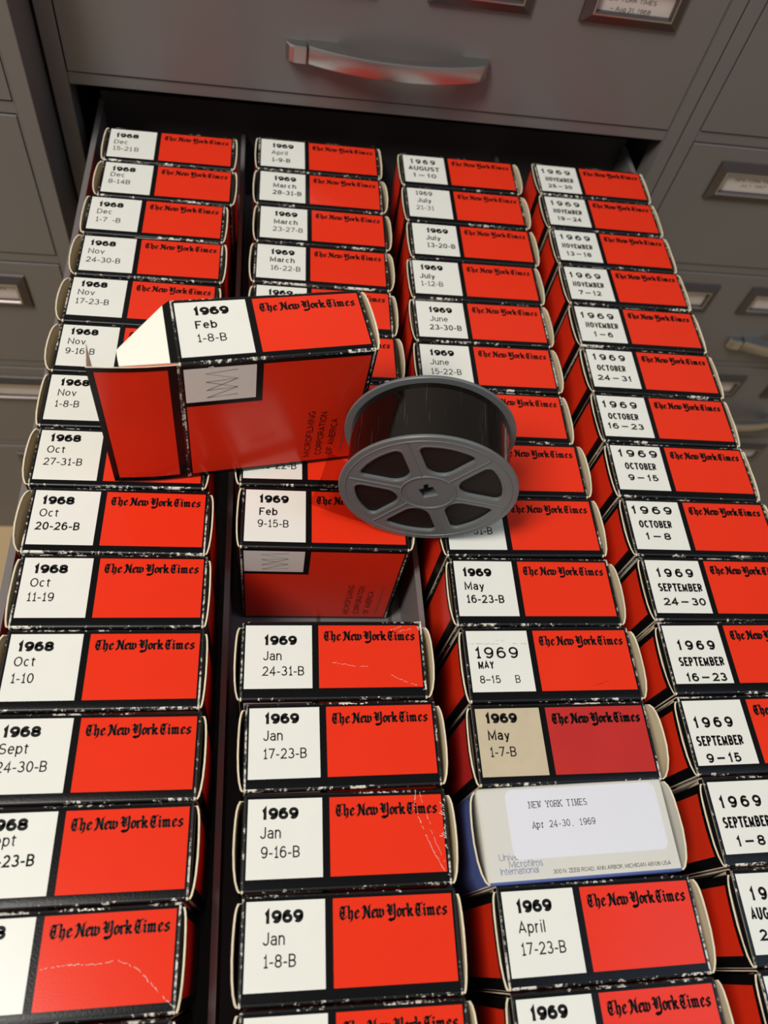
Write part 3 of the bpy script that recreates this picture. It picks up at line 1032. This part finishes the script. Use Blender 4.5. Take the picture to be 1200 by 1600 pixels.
# boxes whose date is partly or wholly out of sight
nyt_box(1, (-59.5, -131.4), .4, R_ + 'with a white crease across its red panel, lower left', [('1968', 5.9, -7.5)], extra=ex_sept8)
nyt_box(1, (-60.5, -172.4), .3, R_ + 'cut off at the foot of the 1968 column', [], amps=((1.6, 0.0), (1.6, 0.0)))
nyt_box(2, (53.5, 244.3), -.5, R_ + 'peeping out behind the taken-out box, only 19 showing', [('1969', 7.5, -8.6)])
nyt_box(2, (54.3, 201.2), .1, R_ + 'hidden behind the taken-out box, only its right end showing', [])
nyt_box(2, (52.6, 160.8), .1, R_ + 'almost wholly covered by the taken-out box and the reel', [])
nyt_box(2, (49.8, 120.9), .3, R_ + 'under the taken-out box, showing 22-B at its front', [('16-22-B', 9.9, -26.5)])
nyt_box(2, (59.8, -171.6), -.5, R_ + 'cut off at the bottom of the January row', [])
nyt_box(3, (162.1, 158.2), -.2, R_ + 'behind the reel, next in front of June 15-22', [])
nyt_box(3, (165.2, 117.2), .4, R_ + 'half hidden to the right of the reel', [])
nyt_box(3, (166.7, 76.6), .6, R_ + 'under the front of the reel, showing only 31-B', [('24-31-B', 5.8, -23.4)])
nyt_box(3, (173.1, -172.4), .48, R_ + 'showing only 1969, in front of April 17-23', [('1969', 5.3, -7.9)])
nyt_box(4, (288.4, -170.6), -.2, R_ + 'in the lower right corner, its label out of frame', [])

# the odd white and blue box
set_front(-37.2)
t = thing('microfilm_box', 'white and blue microfilm box with a typed adhesive label, Apr 24-30, 1969', 'film box', (168.97, -89.1, 0), (0, 0, math.radians(1.37)), GROUPS[3])
t.scale = (1, 1.065, 1)
mb = MB()
sleeve(mb, umi=True)
DX = -1.8
V = lambda y: YB + y / 1.065
text(mb, 'Unive', 5.6 + DX, V(-32.3), 2.7, .085, TOPT, 'blue_ink', width=9.2, gap=.08)
text(mb, 'Microfilms', 10.0 + DX, V(-35.4), 2.7, .085, TOPT, 'blue_ink', width=16.2, gap=.07)
text(mb, 'International', 5.3 + DX, V(-38.2), 2.7, .085, TOPT, 'blue_ink', width=18.4, gap=.07)
text(mb, '300 N. ZEEB ROAD, ANN ARBOR, MICHIGAN 48106 USA', 30.5 + DX, V(-39.2), 1.7, .12, TOPT, 'ink', width=58.4, gap=.09)
mb.build('sleeve', t)
flaps(t, ((4.2, .4), (4.2, 1.2)), umi=True)
lb = MB()


def rounded(x0, x1, y0, y1, r, z):
    P = []
    for cx, cy, a in ((x1 - r, y1 - r, 0), (x0 + r, y1 - r, 90), (x0 + r, y0 + r, 180), (x1 - r, y0 + r, 270)):
        P += [(cx + r * math.cos(math.radians(a + i * 15)), cy + r * math.sin(math.radians(a + i * 15)), z) for i in range(7)]
    return P


for pts, m in ((rounded(12.8 + DX, 91.6 + DX, V(-32.0), V(-1.2), 3.6, .07), 'ivory'), (rounded(12.8 + DX, 90.0 + DX, V(-32.4), V(-1.6), 3.6, .13), 'sticker')):
    lb.face(pts, m)
    lb.grid([[(p[0], p[1], 0.02), p] for p in pts + [pts[0]]], lambda i, j: m)
ST = lambda p: (p[0], p[1], .16)
text(lb, 'NEW YORK TIMES', 23.8 + DX, V(-10.4), 2.9, .11, ST, 'ink', mono=.733, slab=True)
text(lb, 'Apr 24-30, 1969', 24.0 + DX, V(-19.3), 2.9, .11, ST, 'ink', mono=.733, slab=True)
lb.build('adhesive_label', t, smooth=False)


# ------------------------------------------------------------------ the box taken out and stood on the others
def ex_loose(mb):
    scratch(mb, [(11.5, -3.9), (11.0, -9), (8.5, -17), (4.0, -23)], .14, FRONTT, 'liner')
    scratch(mb, [(66, -16.5), (68, -17.0), (70, -16.3)], .14, TOPT, 'ink')
    for k in range(9):
        scratch(mb, [(13 + random.random() * .8, -3.0 - k * .12), (11.6, -3.4 - k * .1)], .2, FRONTT, 'liner')


t = nyt_box(0, (18.05, 119.82), 0, 'taken-out red, black and white microfilm box dated 1969 Feb 1-8, standing open on the others',
            [('1969', 8.2, -8.5), ('Feb', 8.3, -16.8), ('1-8-B', 8.2, -25.0)], marks=True, extra=ex_loose,
            rot=(0.0372, 0.0200, 0.1890), dz=100.67, make_flaps=False)
t['group'] = GROUPS[2]
end_flap('end_flap', 1, 2.2, .8, t)
dust_flap('dust_flap', 1, t)
# open end flap, swung out in line with the front, with its tuck tab
mb = MB()
ph = math.radians(-4)


def of(u, z, d=0.0):
    """u mm out from the hinge, bowed a little"""
    bow = 0.9 * math.sin(PI * min(u, 40) / 40)
    return (X0 - u * math.cos(ph) - d * math.sin(ph), YF - u * math.sin(ph) - bow + d, z)


us = [0, 1.0, 5.2, 14, 22, 30, 37.2, 40.2]
zs = [-.4, -3.6, -30, -60, -93.8, -97.6]
mb.grid([[of(u, z) for u in us[::-1]] for z in zs], lambda i, j: 'fold' if j == len(us) - 2 else ('red' if 1 <= i <= 3 and 1 <= j <= 4 else 'black'))
mb.grid([[of(u, z, .55) for u in us] for z in zs], lambda i, j: 'liner')
mb.grid([[of(u, zs[0]), of(u, zs[0], .55)] for u in us], lambda i, j: 'cut')
mb.grid([[of(u, zs[-1], .55), of(u, zs[-1])] for u in us], lambda i, j: 'cut')
ofl = mb.build('end_flap', t)
mb = MB()
tab = [(0, -.6, -97.0), (4, -.6, -95.5), (9, -.7, -92), (14.5, -.9, -88)]
rows = []
for d, zt, zb in tab:
    bx, by, _ = of(40.2, 0)
    ax, ay = bx + d * .05, by + d
    rows.append([(ax, ay, zt), (ax, ay, (zt + zb) / 2), (ax, ay, zb)])
mb.grid(rows, lambda i, j: 'red')
mb.grid([[(x + .5, y, z) for x, y, z in r][::-1] for r in rows], lambda i, j: 'liner')
mb.grid([[r[0], (r[0][0] + .5, r[0][1], r[0][2])] for r in rows], lambda i, j: 'cut')
mb.build('tuck_tab', ofl)
# open dust flap of the top panel: black by the fold, bare white card beyond
mb = MB()
P = [[(X0, YB - .2, -.2), (X0 - 3.6, YB - 3.4, -.1), (-28.0, -26.4, .4)],
     [(X0, -18, -.2), (X0 - 3.6, -18, -.1), (-28.0, -30, .4)],
     [(X0, YF + 1.4, -.2), (X0 - 3.6, YF + 1.4, -.1), (-27.6, YF + 1.4, .4)]]
mb.grid(P, lambda i, j: 'black' if j == 0 else 'liner')
mb.grid([[(x, y, z - .5) for x, y, z in r][::-1] for r in P], lambda i, j: 'liner')
for a, b in ((P[0][1], P[0][2]), (P[0][2], P[1][2]), (P[1][2], P[2][2]), (P[0][0], P[0][1])):
    mb.face([a, b, (b[0], b[1], b[2] - .5), (a[0], a[1], a[2] - .5)], 'cut')
mb.build('dust_flap', t)

# ------------------------------------------------------------------ the film reel
RR_, FW = 46.35, 38.46
rc = Vector((145.83, 51.02, 47.23))
az, el = -0.12, 0.0154
nrm = Vector((math.sin(az) * math.cos(el), -math.cos(az) * math.cos(el), math.sin(el)))
zx = nrm
xx = Vector((0, 0, 1)).cross(zx).normalized()
yx = zx.cross(xx)
rot = Matrix((xx, yx, zx)).transposed().to_euler()
reel = thing('film_reel', 'grey plastic reel of dark microfilm standing on its rims on the boxes', 'film reel', rc, rot)
# local: z=0 is the outer face of the front flange, z<0 towards the rear


def spline2d(cd, pts):
    s = cd.splines.new('POLY')
    s.points.add(len(pts) - 1)
    for p, q in zip(s.points, pts):
        p.co = (q[0] * MM, q[1] * MM, 0, 1)
    s.use_cyclic_u = True


def opening(w2, ro, rho, q):
    """rounded three-sided opening between two spokes, symmetric about +x"""
    A = math.radians
    rc_ = (w2 + rho) * 2
    pts = [(rc_ + rho * math.cos(A(a)), rho * math.sin(A(a))) for a in range(120, 241, 10)]
    be = math.degrees(math.asin((w2 + q) / (ro - q)))
    th = 30 - be
    for sg in (-1, 1):
        c = ((ro - q) * math.cos(A(th)), sg * (ro - q) * math.sin(A(th)))
        a0, a1 = (240, 360 - th) if sg < 0 else (th, 120)
        arcp = [(c[0] + q * math.cos(A(a0 + (a1 - a0) * i / 7)), c[1] + q * math.sin(A(a0 + (a1 - a0) * i / 7))) for i in range(8)]
        if sg > 0:
            pts += [(ro * math.cos(A(-th + 2 * th * i / 12)), ro * math.sin(A(-th + 2 * th * i / 12))) for i in range(1, 12)]
        pts += arcp
    return pts


def flange(name, z_mid, square):
    cd = bpy.data.curves.new(name, 'CURVE')
    cd.dimensions = '2D'
    cd.fill_mode = 'BOTH'
    cd.extrude = 0.55 * MM
    cd.bevel_depth = 0.35 * MM
    cd.bevel_resolution = 2
    spline2d(cd, [((RR_ - .6) * math.cos(a), (RR_ - .6) * math.sin(a)) for a in [2 * PI * i / 128 for i in range(128)]])
    for k in range(6):
        a = math.radians(-5.5 + 30 + 60 * k)
        pts = opening(4.0, 38.2, 8.2, 3.4)
        spline2d(cd, [(p[0] * math.cos(a) - p[1] * math.sin(a), p[0] * math.sin(a) + p[1] * math.cos(a)) for p in pts])
    if square:
        b = math.radians(-14)
        sq = []
        hd = 6.0
        cn = [(hd, 0), (0, hd), (-hd, 0), (0, -hd)]
        seq = [cn[0], cn[1], (-1.55, hd - 1.55), (-2.9, hd + 1.3), (-5.1, hd - .9), (-3.75, hd - 3.75), cn[2], cn[3]]
        spline2d(cd, [(x * math.cos(b) - y * math.sin(b), x * math.sin(b) + y * math.cos(b)) for x, y in seq])
    co = bpy.data.objects.new(name, cd)
    COL.objects.link(co)
    dg = bpy.context.evaluated_depsgraph_get()
    dg.update()
    me = bpy.data.meshes.new_from_object(co.evaluated_get(dg))
    bpy.data.objects.remove(co)
    bm = bmesh.new()
    bm.from_mesh(me)
    s = 1 if z_mid > -10 else -1

    def tube(path, r, n=8, closed=False):
        ring = []
        m_ = len(path)
        for i, p in enumerate(path):
            if closed:
                d = Vector(path[(i + 1) % m_]) - Vector(path[i - 1])
            else:
                d = Vector(path[min(i + 1, m_ - 1)]) - Vector(path[max(i - 1, 0)])
            d.normalize()
            sd = Vector((0, 0, 1)).cross(d)
            ring.append([bm.verts.new((Vector(p) + sd * (r[0] * math.cos(2 * PI * j / n)) + Vector((0, 0, r[1] * math.sin(2 * PI * j / n)))) * MM) for j in range(n)])
        for i in range(m_ - (0 if closed else 1)):
            A, B = ring[i], ring[(i + 1) % m_]
            for j in range(n):
                bm.faces.new([A[j], A[(j + 1) % n], B[(j + 1) % n], B[j]])
    zf = s * .9
    circ = lambda r, z, n=128: [(r * math.cos(2 * PI * i / n), r * math.sin(2 * PI * i / n), z) for i in range(n)]
    tube(circ(RR_ - .5, 0), (.5, .98), 10, True)            # rolled rim
    tube(circ(RR_ - 3.4, zf), (.35, .35), 8, True)
    tube(circ(14.2, zf), (.55, .7), 8, True)                   # hub ring
    for k in range(6):                                         # raised ribs on the spokes
        a = math.radians(-5.5 + 60 * k)
        c_, s_ = math.cos(a), math.sin(a)
        tube([(r * c_ + .3 * s_, r * s_ - .3 * c_, zf) for r in (14.4, 20, 28, 36, 41.5)], (.45, .55), 8)
    for k in range(6):                                         # raised lip round every opening
        a = math.radians(-5.5 + 30 + 60 * k)
        pts = opening(3.2, 39.0, 9.0, 4.0)
        tube([(p[0] * math.cos(a) - p[1] * math.sin(a), p[0] * math.sin(a) + p[1] * math.cos(a), zf - s * .15) for p in pts], (.5, .35), 6, True)
    bmesh.ops.recalc_face_normals(bm, faces=bm.faces)
    bm.to_mesh(me)
    bm.free()
    me.materials.clear()
    me.materials.append(M['reel'])
    me.polygons.foreach_set('use_smooth', [True] * len(me.polygons))
    me.set_sharp_from_angle(angle=math.radians(40))
    o = link_mesh(name, me, reel)
    o.location = (0, 0, z_mid * MM)
    return o


ff = flange('flange', -.9, True)
bf = flange('flange', -FW + .9, True)
# embossed ring lettering on the hub (too small to read): short raised strokes
hb = MB()
for i in range(40):
    a = math.radians(-200 + i * 5.6)
    if i % 9 == 4:
        continue
    r0, r1 = 11.2, 12.7
    ribbon(hb, [(r0 * math.cos(a), r0 * math.sin(a)), (r1 * math.cos(a + .03 * (-1) ** i), r1 * math.sin(a + .03 * (-1) ** i))], .16, lambda p: (p[0], p[1], 1.0), 'reel', (0, 0))
hb.build('embossed_ring', ff, smooth=False)
hub = MB()
hub.grid([[(12.5 * math.cos(2 * PI * i / 40), 12.5 * math.sin(2 * PI * i / 40), z) for i in range(41)] for z in (-FW + 1.8, -1.8)], lambda i, j: 'reel')
hub.grid([[(6.2 * math.cos(-2 * PI * i / 40), 6.2 * math.sin(-2 * PI * i / 40), z) for i in range(41)] for z in (-FW + 1.8, -1.8)], lambda i, j: 'reel')
hub.build('hub', reel)
fm = MB()
RF = 42.6
z0, z1 = -1.75, -FW + 1.75
N = 128
prof = [(12.6, z0), (20, z0), (28, z0), (38, z0), (RF - .2, z0), (RF, z0 - .2), (RF, (z0 + z1) / 2), (RF, z1 + .2), (RF - .2, z1), (12.6, z1)]
fm.grid([[(r * math.cos(2 * PI * i / N), r * math.sin(2 * PI * i / N), z) for i in range(N + 1)] for r, z in prof], lambda i, j: 'film' if 4 <= i <= 7 else 'film_side')
film = fm.build('film_roll', reel)
# loose end of the film: leaves the roll underneath, runs out to the left and curls up
tl = MB()
path = []
for i in range(9):
    a = math.radians(286 - i * 4)
    path.append((RF * 1.006 * math.cos(a), RF * 1.006 * math.sin(a)))
path += [(-10.5, -43.2), (-18, -42.6), (-26, -40.5), (-34, -37.2), (-42, -33.0), (-48, -29.0), (-53.0, -25.5)]
za, zb = z0 - .3, z1 + .3
zz = [za + (zb - za) * i / 4 for i in range(5)]
tl.grid([[(x - 7.0 * max(0, (i - 10) / 5.0) * (1 - k / 4) ** 1.5, y - 2.5 * max(0, (i - 10) / 5.0) * (1 - k / 4), z) for k, z in enumerate(zz)] for i, (x, y) in enumerate(path)], lambda i, j: 'film_clear')
tl.build('film_leader', film)
